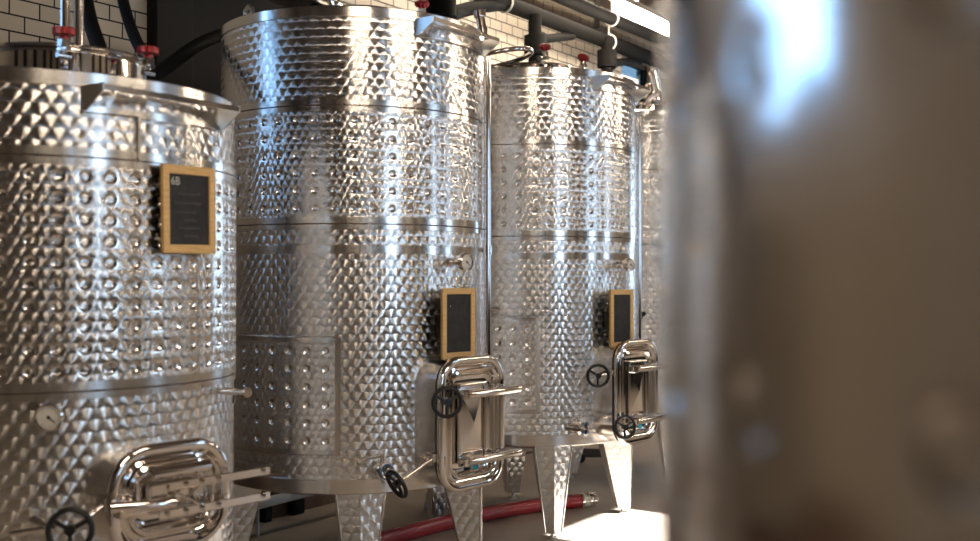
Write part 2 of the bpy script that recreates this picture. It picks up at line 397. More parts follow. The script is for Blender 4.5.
def manway(root, psi, zc, style=0, w=.37, h=.52, rs=.602):
    """rectangular manway: neck on the shell, gasket gap, dished door leaf, clamp bars, handwheels"""
    Mx = rim_rot(psi); cr = .10
    b = MB(); xf = .685
    # neck follows the shell at its root
    pts = rrect(w, h, cr, 10); P = []; UV = []
    for x in (None, .655, xf, xf+.004):
        row = []
        for a, c in pts:
            s = 1.0 if x != xf+.004 else .97
            xx = math.sqrt(max(rs*rs-a*a, .01))-.01 if x is None else x
            row.append((xx, a*s, c*s+zc))
        P.append(row); UV.append([(k*.02, 0 if x is None else x) for k in range(len(pts)+1)])
    b.grid(P, UV, 0, True, close=True)
    neck = b.build('manway_neck', M['brushed'], root, Mx)
    g = MB(); sweep_ring(g, [(-.012, .684), (.004, .6855), (.006, .692), (.004, .699), (-.012, .7005)], w, h, cr, cxz=(0, zc)); g.build('gasket', M['darkgap'], neck)
    d = MB(); prof = []
    for k in range(17):                                          # rolled rim
        a = PI*1.25-k/16*PI*1.5; prof.append((.004+.018*math.cos(a), .714+.018*math.sin(a)))
    prof = [(-.05, .700), (-.012, .700)] + [(.002+.017*math.cos(a), .716+.017*math.sin(a)) for a in [-PI/2+PI*k/10 for k in range(11)]]
    prof += [(-.010, .729), (-.018, .716), (-.026, .712), (-.034, .716), (-.040, .728), (-.048, .732), (-.056, .726), (-.064, .712), (-.074, .708), (-.085, .709)]
    sweep_ring(d, prof, w, h, cr, n=12, cxz=(0, zc)); fill_rr(d, .709, w-.17, h-.17, cr-.085, 12, cz=zc)
    leaf = d.build('door_leaf', M['polish'], root, Mx)
    # inner pressed panel with diagonal creases and raised border
    q = MB(); iw, ih = w-.20, h-.20
    for a in (-1, 1):
        q.cyl((.722, a*iw*.5, zc-ih*.5), (.722, a*iw*.5, zc+ih*.5), .007, 12)
        q.cyl((.722, -iw*.5, zc+a*ih*.5), (.722, iw*.5, zc+a*ih*.5), .007, 12)
    c = [(.714, -iw/2, zc-ih/2), (.714, iw/2, zc-ih/2), (.714, iw/2, zc+ih/2), (.714, -iw/2, zc+ih/2)]; ap = (.732, 0, zc)
    for k in range(4):
        i = [q.vert(c[k]), q.vert(c[(k+1) % 4]), q.vert(ap)]; q.face(i, None, 0, False)
    q.build('pressed_panel', M['polish'], leaf)
    if style == 0:
        for zz, tilt in ((zc+.125, 0), (zc-.150, 0)):
            e = MB(); e.tube([(.765, -w*.22, zz), (.775, w*.1, zz), (.760, w*.5+.075, zz)], .0165, 16)
            e.box((.735, -w*.30, zz-.018), (.775, -w*.18, zz+.018), bev=.004)
            e.box((.60, w*.5+.035, zz-.012), (.765, w*.5+.055, zz+.012), bev=.003)
            bar = e.build('clamp_bar', M['chrome'], root, Mx)
            e2 = MB(); e2.cyl((.61, w*.5+.045, zz-.03), (.61, w*.5+.045, zz+.03), .010, 14); e2.build('hinge_pin', M['chrome'], bar)
        st = MB(); st.lathe([(0.0, 0), (.022, 0), (.022, .0015), (0.0, .0015)], 24, M=Matrix.Translation((.733, .005, zc-.175)) @ Matrix.Rotation(PI/2, 4, 'Y'))
        o = st.build('round_sticker', M['cyan'], leaf); o['label'] = 'small cyan blue round sticker'
    else:
        e = MB()
        for dz_, off in ((.037, 0), (-.037, 0)):
            e.box((.765, -w*.20, zc+dz_-.012), (.772, w*.5+.13, zc+dz_+.012), bev=.002)
            e.box((.77, -w*.28, zc+dz_*.4-.012), (.777, -w*.14, zc+dz_+.012), bev=.002)
            for yy in (-w*.12, w*.05, w*.2, w*.36, w*.5+.11): e.cyl((.76, yy, zc+dz_), (.785, yy, zc+dz_), .007, 10)
        e.tube([(.735, -w*.5-.02, zc), (.79, -w*.30, zc), (.80, -w*.12, zc)], .017, 14)
        e.box((.735, -w*.5-.01, zc-.03), (.765, -w*.22, zc-.005), bev=.003)
        bar = e.build('clamp_bar', M['chrome'], root, Mx)
        e = MB()
        for p, q_ in (((.768, -w*.15, zc-.04), (.768, w*.24, zc+.04)), ((.768, -w*.15, zc+.04), (.768, w*.24, zc-.04))): e.cyl(p, q_, .0035, 8)
        e.build('cross_brace', M['chrome'], bar)
        e = MB(); e.tube([(.752, -w*.24, zc+.075), (.752, w*.28, zc+.075)], .018, 20); e.build('door_handle', M['polish'], leaf)
    return leaf, Mx
def locking_rod(root, Mx, p0, p1, wheel_axis=None, r=.057, ear=True):
    e = MB(); p0 = Vector(p0); p1 = Vector(p1); e.cyl(p0, p1, .0065, 12)
    e.cyl(p0-Vector((0, 0, .016)), p0+Vector((0, 0, .016)), .012, 14)
    e.box((p0.x-.035, p0.y-.01, p0.z-.02), (p0.x-.002, p0.y+.012, p0.z+.02), bev=.003)
    o = e.build('locking_rod', M['chrome'], root, Mx)
    handwheel(o, p1, wheel_axis or (p1-p0), r); return o
def gauge(root, psi, z, r0=.602, rd=.037, stem=.05, yaw=0):
    T = rim_rot(psi) @ Matrix.Translation((r0, 0, z)) @ Matrix.Rotation(yaw, 4, 'Z') @ Matrix.Rotation(PI/2, 4, 'Y')
    b = MB(); b.cyl((0, 0, -.01), (0, 0, stem), .012, 16, M=T); b.cyl((0, 0, 0), (0, 0, .014), .02, 6, M=T)
    b.lathe([(0, stem), (rd, stem), (rd+.001, stem+.006), (rd+.001, stem+.022), (rd-.003, stem+.026), (rd-.006, stem+.022)], 32, M=T)
    o = b.build('thermometer', M['chrome'], root)
    d = MB(); d.lathe([(rd-.004, stem+.0205), (0.0001, stem+.0212)], 32, M=T, smooth=False)
    dial = d.build('dial', M['dial'], o); dial['label'] = 'white printed dial'
    nd = MB()
    nd.box((-.0012, -.006, stem+.0222), (.0012, rd*.62, stem+.0232), M=T @ Matrix.Rotation(-.7, 4, 'Z'))
    for k in range(20):
        a = -2.3+4.6*k/19; L = .004 if k % 4 else .007
        nd.box((-.0005, rd-.008-L, stem+.0213), (.0005, rd-.008, stem+.0216), M=T @ Matrix.Rotation(a, 4, 'Z'))
    nd.cyl((0, 0, stem+.021), (0, 0, stem+.0245), .004, 12, M=T)
    x = nd.build('needle', M['black'], o); x['label'] = 'black needle and scale marks'
    return o
def outlet_valve(root, psi, z, r0=.60, L=.07, rr=.033, yaw=0.0, lever=True):
    T = rim_rot(psi) @ Matrix.Translation((r0, 0, z)) @ Matrix.Rotation(yaw, 4, 'Z') @ Matrix.Rotation(PI/2, 4, 'Y')
    b = MB(); b.lathe([(rr*.62, -.02), (rr*.62, L*.3), (rr*.95, L*.34), (rr*1.0, L*.62), (rr*.72, L*.68), (rr*.72, L*.8), (rr*1.05, L*.84), (rr*1.05, L), (rr*.78, L), (rr*.74, L*.93), (rr*.70, L*.5), (.0001, L*.48)], 28, M=T)
    o = b.build('outlet_valve', M['chrome'], root)
    s_ = MB(); s_.lathe([(rr*.98, L+.0003), (rr*.98, L+.002), (rr*.80, L+.002), (rr*.80, L+.0003)], 28, M=T); x = s_.build('seal_ring', M['blue'], o); x['label'] = 'dark blue seal ring'
    k = MB(); k.cyl((0, 0, L*.72), (0, 0, L*.72), .001, 6, M=T) if False else None
    if lever:
        k.tube([(-rr*.9, 0, L*.5), (-rr*1.7, 0, L*.5), (-rr*1.9, -.01, L*.5)], .008, 12, M=T)
        k.tube([(-rr*1.9, .004, L*.5), (-rr*1.75, -.06, L*.6), (-rr*1.45, -.13, L*.75)], .0065, 12, M=T)
        k.build('valve_lever', M['chrome'], o)
    return o
def sample_tap(root, psi, z, yaw=0, L=.11):
    T = rim_rot(psi) @ Matrix.Translation((.598, 0, z)) @ Matrix.Rotation(yaw, 4, 'Z')
    b = MB(); b.cyl((0, 0, 0), (L, 0, 0), .008, 14, M=T); b.cyl((L*.15, 0, 0), (L*.55, 0, 0), .012, 14, M=T); b.cyl((L, 0, 0), (L+.010, 0, 0), .016, 16, M=T)
    b.cyl((L*.5, 0, 0), (L*.5, 0, -.035), .006, 10, M=T)
    return b.build('sample_tap', M['chrome'], root)
def star_knob(parent, p, axis, r=.026, name='clamp_knob'):
    T = Matrix.Translation(Vector(p)) @ Vector(axis).normalized().to_track_quat('Z', 'Y').to_matrix().to_4x4()
    b = MB(); P = []; n = 60
    for z, s in ((-.010, .90), (-.008, 1), (.008, 1), (.011, .92), (.013, .55)):
        P.append([T @ Vector(((r*s*(1+.10*math.cos(10*a)))*math.cos(a), (r*s*(1+.10*math.cos(10*a)))*math.sin(a), z)) for a in [2*PI*k/n for k in range(n)]])
    b.grid(P, None, 0, True, close=True); b0 = len(b.v)
    b.face([b.vert(q) for q in P[-1]], None, 0, False); b.face([b.vert(q) for q in P[0]][::-1], None, 0, False)
    b.cyl((0, 0, -.022), (0, 0, -.008), r*.5, 14, M=T)
    o = b.build(name, M['red'], parent); o['label'] = 'red star knob'; return o
def rail(root, zr, psi=0.0, half=.245, off=.63, rs=.602):
    b = MB(); a_s = math.sqrt(rs*rs-half*half)
    b.box((off-.012, -half, zr-.004), (off+.012, half, zr+.004), bev=.002); b.box((off+.006, -half, zr-.012), (off+.0115, half, zr), bev=.001)
    o = b.build('ladder_rail', M['chrome'], root, rim_rot(psi))
    for sd in (-1, 1):
        g = MB(); y = sd*half; t = .002; outs = []
        for yy in (y-t, y+t): outs.append([g.vert(q) for q in ((a_s-.03, yy, zr+.006), (off+.012, yy, zr+.006), (off+.012, yy, zr-.016), (a_s+.015, yy, zr-.064), (a_s-.03, yy, zr-.064))])
        g.face(outs[0], None, 0, False); g.face(outs[1][::-1], None, 0, False)
        for k in range(5): l = (k+1) % 5; g.face([outs[0][l], outs[0][k], outs[1][k], outs[1][l]], None, 0, False)
        g.build('gusset', M['steel'], o)
    # curved backing strip on the shell
    s_ = MB(); w = math.asin(half/rs); s_.lathe([(rs+.001, zr-.052), (rs+.005, zr-.050), (rs+.005, zr-.066), (rs+.001, zr-.068)][::-1], 16, -w, w)
    s_.build('backing_strip', M['brushed'], o)
    return o
def tank(name, loc, label, zt, za, zb, z0, cols, rows, rho, legs=True):
    root = empty(name, (loc[0], loc[1], 0), TH0, label=label, cat='wine tank', group='steel wine tanks in the row')
    r = .6
    b = MB()
    b.lathe([(r-.003, z0+.05), (r-.003, zt-.035)], 144); b.build('shell', M['swirl'], root)
    b = MB(); prof = [(r-.03, z0-.012), (r-.006, z0-.004), (r, z0), (r+.001, z0+.055), (r-.003, z0+.057)]
    b.lathe(prof, 144); b.build('bottom_band', M['brushed'], root)
    b = MB(); b.lathe([(.03, z0-.11), (.2, z0-.09), (r-.03, z0-.012)], 96); b.build('tank_floor', M['steel'], root)
    b = MB(); b.lathe([(r-.003, zt-.045), (r+.002, zt-.043), (r+.002, zt-.004), (r-.002, zt), (r-.012, zt+.001)], 144); b.build('rim_band', M['brushed'], root)
    b = MB(); b.lathe([(r-.012, zt+.001), (r-.03, zt+.004), (.24, zt+.055)], 96); b.build('tank_roof', M['brushed'], root)
    for zz in (za, zb):
        b = MB(); b.lathe([(r-.003, zz-.022), (r+.0052, zz-.021), (r+.0052, zz-.0025), (r+.001, zz-.0015)], 144); b.lathe([(r+.001, zz-.0015), (r+.001, zz+.0015)], 144, m=1); b.lathe([(r+.001, zz+.0015), (r+.0052, zz+.0025), (r+.0052, zz+.026), (r-.003, zz+.027)], 144)
        b.build('seam_band', [M['brushed'], M['seam']], root)
    if zb > 1.5:
        b = MB(); b.lathe([(r-.003, zb-.122), (r-.0015, zb-.121), (r-.0015, zb-.086), (r-.003, zb-.085)], 144); b.build('weld_band', M['brushed'], root)
    if cols: 
        dz = (za-zb-.052)/rows; jacket(root, 'cooling_jacket', r+.004, 0, cols, 2*PI/cols, za-.024, rows, dz, rho, rho*.5, edge=.004)
    if legs:
        for k in range(4): leg(root, math.radians(-46+90*k), z0+.03)
    return root
def collar(root, c, zt, r=.26, h=.085, lid=True, knobs=(), name='manhole_collar'):
    T = Matrix.Translation((c[0], c[1], zt))
    b = MB(); b.lathe([(r, -.02), (r, h-.006), (r+.010, h-.004), (r+.014, h), (r+.010, h+.005), (r-.004, h+.006)], 72, M=T)
    o = b.build(name, M['polish'], root)
    if lid:
        d = MB(); prof = [(r+.012, h+.006), (r+.016, h+.012), (r+.010, h+.018), (r-.02, h+.018)] + [((r-.02)*math.cos(k/10*PI/2), h+.018+.02*math.sin(k/10*PI/2)) for k in range(1, 11)]
        d.lathe(prof, 72, M=T); d.build('lid', M['polish'], o)
    for a, hh in knobs:
        a = math.radians(a); px, py = c[0]+(r+.035)*math.cos(a), c[1]+(r+.035)*math.sin(a)
        k = MB(); k.cyl((px, py, zt+h-.05), (px, py, zt+h+hh), .009, 12); k.cyl((px-.022*math.sin(a), py+.022*math.cos(a), zt+h-.045), (px+.022*math.sin(a), py-.022*math.cos(a), zt+h-.045), .012, 14)
        k.box((-.04, -.014, -.007), (.03, .014, .007), M=Matrix.Translation((px, py, zt+h+.004)) @ Matrix.Rotation(a, 4, 'Z'), bev=.003)
        q = k.build('lid_clamp', M['chrome'], root); star_knob(q, (px, py, zt+h+hh+.012), (0, 0, 1), r=.030)
    return o

ZT, ZA, ZB, Z0 = 2.472, 2.066, 1.586, .495
P1 = (-1.441, 3.490); P2 = (-.624, 4.966); P3 = (.235, 6.22)
def psi_at(P, x, r, Y_=None):
    """angle (tank frame) of the shell point of radius r seen at image column x, near side"""
    u = (x-490)/F; k = (u*P[1]-P[0])/r; A = math.hypot(1, u); ph = math.atan2(u, 1)   # cos t - u sin t = k
    t = -math.acos(max(-1, min(1, k/A)))-ph
    return t-TH0
DPSI = math.radians(-5.9)
# ---- tank one, near left
t1 = tank('fermentation_tank', P1, 'short steel wine tank at the left edge, its door crossed by double clamp bars', 1.937, 1.698, 1.052, .35, 54, 10, .0185)
def loc_of(P, pt):   # world -> tank frame
    v = Matrix.Rotation(-TH0, 4, 'Z') @ (Vector(pt)-Vector((P[0], P[1], 0))); return v
c1 = loc_of(P1, (-1.35, 3.42, 0))
k62 = 0
collar(t1, (c1.x, c1.y), 1.955, .25, .085, True, ())
def lid_clamp(P, root, x, y, Y, h=.05, ax=(0, 0, 1), r=.03):
    p = loc_of(P, at(x, y, Y)); k = MB(); k.cyl((p.x, p.y, p.z-h), p, .010, 12)
    k.box((p.x-.014, p.y-.014, p.z-h*.8), (p.x+.014, p.y+.014, p.z-h*.35), bev=.003)
    k.cyl((p.x-.022, p.y, p.z-h*.9), (p.x+.022, p.y, p.z-h*.9), .009, 14); k.cyl((p.x, p.y-.022, p.z-h*1.25), (p.x, p.y+.022, p.z-h*1.25), .008, 14)
    q = k.build('lid_clamp', M['chrome'], root); star_knob(q, p, ax, r); return q
lid_clamp(P1, t1, 64, 32, 3.10, .055); lid_clamp(P1, t1, 148, 51, 3.28, .055)
vp = loc_of(P1, at(68, 25, 3.2)); b = MB(); b.cyl((vp.x-.012, vp.y, 2.06), (vp.x-.012, vp.y, 2.62), .014, 18); b.cyl((vp.x+.022, vp.y+.02, 2.05), (vp.x+.022, vp.y+.02, 2.62), .014, 18)
b.build('vent_pipe', M['chrome'], t1)
rail(t1, 1.89)
leaf, Mx = manway(t1, DPSI, .755, style=1, w=.35, h=.27)
locking_rod(t1, Mx, (.70, -.19, .76), (.72, -.30, .712), (.75, -.55, .15), r=.053)
b = MB(); pr = loc_of(P1, at(10, 534, 2.78)); pr2 = loc_of(P1, at(50, 528, 2.80)); b.cyl(pr, pr2, .008, 12); b.cyl(pr2, (pr2.x-.12, pr2.y+.03, pr2.z), .012, 14); b.build('valve_lever', M['chrome'], t1)
gauge(t1, psi_at(P1, 52, .61), 1.36-(416-279.6)/F*2.93+.0, rd=.036, stem=.02, yaw=math.radians(-12))
sample_tap(t1, psi_at(P1, 222, .6), 1.36-(395-279.6)/F*3.29, yaw=math.radians(-20), L=.10)
def name_plate(root, P, x0, x1, y0, y1, Y, mat='swirl'):
    a0, a1 = psi_at(P, x0, .603), psi_at(P, x1, .603); zt, zb = 1.36+(279.6-y0)/F*Y, 1.36+(279.6-y1)/F*Y
    b = MB(); b.lathe([(.603, zb), (.603, zt)], 12, a0, a1, 0)
    for zz in (zb, zt): b.lathe([(.601, zz-.005), (.610, zz-.004), (.610, zz+.004), (.601, zz+.005)], 12, a0, a1, 1)
    for aa in (a0, a1): b.lathe([(.603, zb), (.611, zb), (.611, zt), (.603, zt)], 2, aa-.007, aa+.007, 1)
    return b.build('raised_plate', [M[mat], M['brushed']], root)
name_plate(t1, P1, 138, 187, 113, 156, 2.99)

# ---- tank two, middle
t2 = tank('fermentation_tank', P2, 'tall steel wine tank in the middle of the photo, behind the short one', ZT, ZA, ZB, Z0, 48, 6, .0158)
def tall_top(root, P):
    pass
c2 = loc_of(P2, (-.60, 5.0, 0)); collar(t2, (c2.x, c2.y), ZT+.02, .22, .08, False)
lid_clamp(P2, t2, 422, 4, 4.85, .06, ax=(.3, -.4, .8))
# open lid, tilted
b = MB(); Tl = Matrix.Translation(loc_of(P2, at(302, 1, 4.70))) @ Matrix.Rotation(math.radians(0), 4, 'Z') @ Matrix.Rotation(math.radians(16), 4, 'Y') @ Matrix.Rotation(math.radians(-10), 4, 'X')
b.lathe([(.235, -.02), (.24, .0), (.235, .02), (.20, .03), (.12, .055), (.001, .065)], 64, M=Tl); b.lathe([(.235, -.02), (.22, -.01), (.001, .03)], 64, M=Tl)
b.build('lid', M['polish'], t2)
# lifting lug
def lug(root, P, x, y, Y, s=1.0):
    p = loc_of(P, at(x, y, Y)); a = math.atan2(p.y, p.x); T = Matrix.Translation(p) @ Matrix.Rotation(a, 4, 'Z')
    b = MB(); b.box((-.008, -.035*s, -.06), (.0, .035*s, .0), M=T, bev=.002)
    b.tube([(-.004, -.028*s, 0), (-.004, -.024*s, .03), (-.004, 0, .045), (-.004, .024*s, .03), (-.004, .028*s, 0)], .011, 12, M=T)
    b.box((-.05, -.02, .012), (-.01, .02, .022), M=T, bev=.002)
    return b.build('lifting_lug', M['steel'], root)
lug(t2, P2, 248, 17, 4.64, 1.35)
rail(t2, 2.432)
leaf, Mx = manway(t2, DPSI, .765)
locking_rod(t2, Mx, (.72, -.17, .87), (.775, -.215, .872), (.83, -.55, .05), r=.057)
locking_rod(t2, Mx, (.69, -.20, .64), (.65, -.372, .555), None, r=.057)
gauge(t2, psi_at(P2, 452, .61), 1.36-(262-279.6)/F*4.5, stem=.075, yaw=math.radians(-3))
outlet_valve(t2, psi_at(P2, 377, .60), 1.36-(472-279.6)/F*4.33, yaw=math.radians(26))
def side_panel(root, P, xr, ztop, zbot, cols=11):
    a1 = psi_at(P, xr, .606)-.03; da = .0785/.606; rows = 6
    return jacket(root, 'side_jacket_panel', .611, a1-cols*da, cols, da, ztop-.02, rows, (ztop-zbot-.04)/rows, .0155, .0062, edge=.018)
side_panel(t2, P2, 340, 1.128, .652)
def level_tube(root, P, psi, z0, z1):
    b = MB(); p = ((.626)*math.cos(psi), .626*math.sin(psi)); b.cyl((*p, z0), (*p, z1), .016, 18)
    for z in (z0+.1, (z0+z1)/2, z1-.12):
        q = (.60*math.cos(psi), .60*math.sin(psi)); b.cyl((*q, z), (*p, z), .010, 10); b.cyl((*p, z-.02), (*p, z+.02), .020, 16)
    return b.build('level_tube', M['chrome'], root)
level_tube(t2, P2, math.radians(-14+34.3+2), .62, 2.36)

# ---- tank three, right
t3 = tank('fermentation_tank', P3, 'tall steel wine tank next right of the middle one, red hose end beneath it', ZT, ZA, ZB, Z0, 48, 6, .0158)
c3 = loc_of(P3, (.235+.02, 6.25, 0)); collar(t3, (c3.x, c3.y), ZT+.02, .22, .08, False)
lid_clamp(P3, t3, 545, 47, 6.0, .07, ax=(.3, -.5, .8)); lid_clamp(P3, t3, 583, 58, 6.1, .05, ax=(.5, -.4, .6))
b = MB(); Th = Matrix.Translation(loc_of(P3, at(497, 59, 6.1))) @ Matrix.Rotation(math.radians(34), 4, 'Z') @ Matrix.Rotation(math.radians(-12), 4, 'Y')
b.tube([(.20*math.cos(a), .20*math.sin(a), 0) for a in [2*PI*k/40 for k in range(40)]], .014, 12, closed=True, M=Th); b.build('hoop_seal', M['chrome'], t3)
rail(t3, 2.432)
leaf, Mx = manway(t3, DPSI, .765)
locking_rod(t3, Mx, (.69, -.19, .875), (.69, -.325, .868), (.80, -.75, .0), r=.055)
locking_rod(t3, Mx, (.72, -.17, .60), (.775, -.205, .60), (.85, -.5, .05), r=.055)
gauge(t3, psi_at(P3, 618, .61), 1.36-(265-279.6)/F*5.9, stem=.075, yaw=math.radians(-5), rd=.034)
outlet_valve(t3, psi_at(P3, 571, .60), 1.36-(428-279.6)/F*5.62, yaw=math.radians(38), L=.09)
side_panel(t3, P3, 539, 1.165, .665, cols=9)
sample_tap(t3, psi_at(P3, 500, .6), 1.205, yaw=math.radians(-62), L=.09)
level_tube(t3, P3, math.radians(3+34.3), .62, 2.30)

# ---- tank four, mostly behind the blurred one
P4 = (1.09, 7.52)
t4 = tank('fermentation_tank', P4, 'farthest steel wine tank, mostly hidden behind the blurred foreground tank', ZT-.02, ZA, ZB, Z0, 48, 6, .0158)
rail(t4, 2.405); level_tube(t4, P4, math.radians(40), .62, 2.30)
sample_tap(t4, psi_at(P4, 641, .6), 1.36-(312-279.6)/F*7.2, yaw=math.radians(10), L=.14)
b = MB(); p = loc_of(P4, at(653, 92, 7.2)); b.lathe([(.001, .06), (.05, .05), (.06, .0), (.06, -.06)], 24, M=Matrix.Translation(p)); b.tube([(p.x, p.y, p.z-.02), (p.x-.10, p.y-.02, p.z-.02), (p.x-.12, p.y-.03, p.z-.08)], .02, 12); b.build('relief_valve', M['chrome'], t4)
c4 = loc_of(P4, (1.09, 7.55, 0)); collar(t4, (c4.x, c4.y), ZT+.0, .22, .08, True)

# chrome exhaust tubes standing on the right of tanks two and three
def gas_tube(root, P, x0, y0, x1, y1, Y, r):
    a = loc_of(P, at(x0, y0, Y)); c = loc_of(P, at(x1, y1, Y)); b = MB(); b.cyl(a, c, r, 20); d = (c-a)
    b.cyl(c-d*.16, c, r*1.35, 20); b.cyl(a+d*.45, a+d*.55, r*1.12, 20)
    b.tube([a, a-Vector((.05, .0, .02)), a-Vector((.09, 0, .06))], r*.7, 12)
    return b.build('relief_tube', M['chrome'], root)
gas_tube(t2, P2, 486, 48, 479, 11, 4.95, .021); gas_tube(t3, P3, 659, 92, 655, 71, 6.5, .030)

# ---- foreground tank, out of focus
P0 = (.704, .595)
tf = empty('fermentation_tank', (P0[0], P0[1], 0), TH0, label='very close blurred polished steel tank filling the right side of the view', cat='wine tank')
b = MB(); b.lathe([(.6, .52), (.6, 2.43)], 180); b.build('shell', M['satin'], tf)
da_ = 2*PI/31; jacket(tf, 'cooling_jacket', .6035, math.radians(-168.08+34.3)-da_*5.5, 31, da_, 2.155, 10, .155, .0165, .007, edge=.005, plain=True)
b = MB(); b.lathe([(.05, .40), (.3, .41), (.57, .485), (.6, .50), (.602, .55), (.599, .552)], 144); b.build('bottom_band', M['brushed'], tf)
b = MB(); b.lathe([(.599, 2.42), (.603, 2.425), (.603, 2.468), (.59, 2.472), (.24, 2.52)], 144); b.build('rim_band', M['brushed'], tf)
collar(tf, (0, 0), 2.51, .235, .07, True)
for k in range(4): leg(tf, math.radians(-46+90*k), .53)

# ------------------------------------------------------------------ chalkboards
def text_mesh(s_, size, name):
    cu = bpy.data.curves.new(name, 'FONT'); cu.body = s_; cu.size = size; cu.extrude = .0002; cu.resolution_u = 3
    o = bpy.data.objects.new(name, cu); C.objects.link(o); bpy.context.view_layer.update()
    me = bpy.data.meshes.new_from_object(o.evaluated_get(bpy.context.evaluated_depsgraph_get())); bpy.data.objects.remove(o); return me
def chalkboard(P, psi, r, z, w, h, label, texts=(), fw=.022, lean=0.0, roll=0.0):
    a = psi+TH0; root = empty('chalkboard', (P[0]+r*math.cos(a), P[1]+r*math.sin(a), z-h/2), a, label=label, cat='chalkboard')
    root.rotation_euler = (roll, lean, a); d = .014
    b = MB()
    for y0, y1 in ((-w/2, -w/2+fw), (w/2-fw, w/2)): b.box((0, y0, 0), (d, y1, h), bev=.002)
    for z0, z1 in ((0, fw), (h-fw, h)): b.box((0, -w/2+fw-.001, z0), (d-.0006, w/2-fw+.001, z1), bev=.002)
    # uv along the grain
    b.build('frame', M['wood'], root)
    s_ = MB(); s_.box((.003, -w/2+fw-.002, fw-.002), (.008, w/2-fw+.002, h-fw+.002)); s_.build('slate', M['slate'], root)
    k = MB(); k.tube([(.004, -.006, h), (.004, -.007, h+.012), (.004, 0, h+.018), (.004, .007, h+.012), (.004, .006, h)], .0012, 8)
    k.cyl((.004, 0, h+.016), (-(r-.60)-.0, 0, h+.02), .0014, 8); k.build('hook', M['steel'], root)
    if (r-.6) > .03:
        k = MB(); k.box((-(r-.597), -w*.30, h*.3), (-.001, w*.10, h*.62), bev=.003); k.build('magnet_block', M['black'], root)
    for s2, size, y, zz, mt in texts:
        me = text_mesh(s2, size, 'chalk_writing'); me.materials.append(M[mt]); o = bpy.data.objects.new('chalk_writing', me); C.objects.link(o); o.parent = root
        o.matrix_local = Matrix.Translation((.0083, y, zz)) @ Matrix(((0, 0, 1, 0), (1, 0, 0, 0), (0, 1, 0, 0), (0, 0, 0, 1)))
    return root
cb1 = chalkboard(P1, math.radians(-28.5+34.3), .622, 1.566, .215, .258, 'wooden framed chalkboard on the left tank with chalk letters at its top left', (('6B', .034, -.072, .200, 'chalk'),), fw=.026, roll=math.radians(1.0))
def scribble(root, y0, y1, z, amp, seed):
    rg = random.Random(seed); b = MB(); n = int((y1-y0)/.0035); pts = []
    for k in range(n+1): pts.append((.0084, y0+(y1-y0)*k/n+rg.uniform(-.001, .001), z+amp*math.sin(k*1.9+seed)*rg.uniform(.4, 1)))
    b.tube(pts, .0006, 5); o = b.build('chalk_writing', M['faint'], root); return o
for k, (a_, c_, z_) in enumerate(((-.045, .045, .175), (-.055, .05, .148), (-.05, .03, .122), (-.02, .03, .098), (-.04, .045, .075), (-.02, .04, .052))): scribble(cb1, a_, c_, z_, .006, k)
cb2 = chalkboard(P2, math.radians(-43+34.3), .665, 1.178, .195, .293, 'nearly blank chalkboard in a wooden frame above the door of the middle tank', (("'", .03, -.05, .20, 'chalk'),), fw=.026)
cb3 = chalkboard(P3, math.radians(-46.5+34.3), .665, 1.155, .19, .305, 'blank chalkboard in a wooden frame on the tank right of the middle one', fw=.027)

# ------------------------------------------------------------------ red hose on the floor
rh = .041
pts = [at_z(x, y, 0) for x, y in ((300, 575), (345, 557), (380, 548), (414, 539), (450, 529.5), (500, 518.5), (545, 511.5), (580, 508.0))]
def smooth_path(p, n=8):
    out = []
    for i in range(len(p)-1):
        a = p[max(i-1, 0)]; b_ = p[i]; c = p[i+1]; d = p[min(i+2, len(p)-1)]
        for k in range(n):
            t = k/n; out.append(.5*((2*b_)+(-a+c)*t+(2*a-5*b_+4*c-d)*t*t+(-a+3*b_-3*c+d)*t**3))
    out.append(p[-1]); return out
path = [Vector((p.x, p.y, rh+.001)) for p in smooth_path([Vector(p) for p in pts])]
hs = empty('red_hose', (pts[0].x, pts[0].y, 0), label='thick red ribbed wine hose lying on the floor behind the legs', cat='hose')
off = Matrix.Translation((-pts[0].x, -pts[0].y, 0))
b = MB(); b.tube(path, rh, 28, M=off); b.build('hose_body', M['hose'], hs)
e = path[-1]; dr = (path[-1]-path[-2]).normalized()
b = MB(); b.cyl(e-dr*.005, e+dr*.055, rh*.98, 28, M=off); x = b.build('coupling', M['white'], hs); x['label'] = 'white collar of the hose end'
b = MB()
for s_, ra in ((.0, 1.10), (.05, 1.12), (.075, 1.0)): b.cyl(e+dr*s_, e+dr*(s_+.014), rh*ra, 28, M=off)
b.cyl(e+dr*.05, e+dr*.10, rh*.85, 24, M=off)
sdv = dr.cross(Vector((0, 0, 1)))
for q in (-1, 1): b.cyl(e+dr*.06+Vector((0, 0, q*rh*1.02)), e+dr*.10+Vector((0, 0, q*rh*1.05)), .008, 10, M=off)
b.build('hose_clamp', M['chrome'], hs)
b = MB(); b.cyl(e+dr*.10, e+dr*.118, rh*.7, 20, M=off, r1=rh*.3); b.build('plug', M['white'], hs)
# small white fitting behind the middle tank
pf = at_z(430, 509, 0); b = MB(); b.cyl(pf+Vector((-.03, 0, .03)), pf+Vector((.03, 0, .03)), .03, 18); b.cyl(pf+Vector((0, 0, .03)), pf+Vector((0, 0, .10)), .022, 18)
o = b.build('pipe_fitting', M['white']); tag(o, 'small white pipe fitting on the floor behind the red hose', 'fitting')

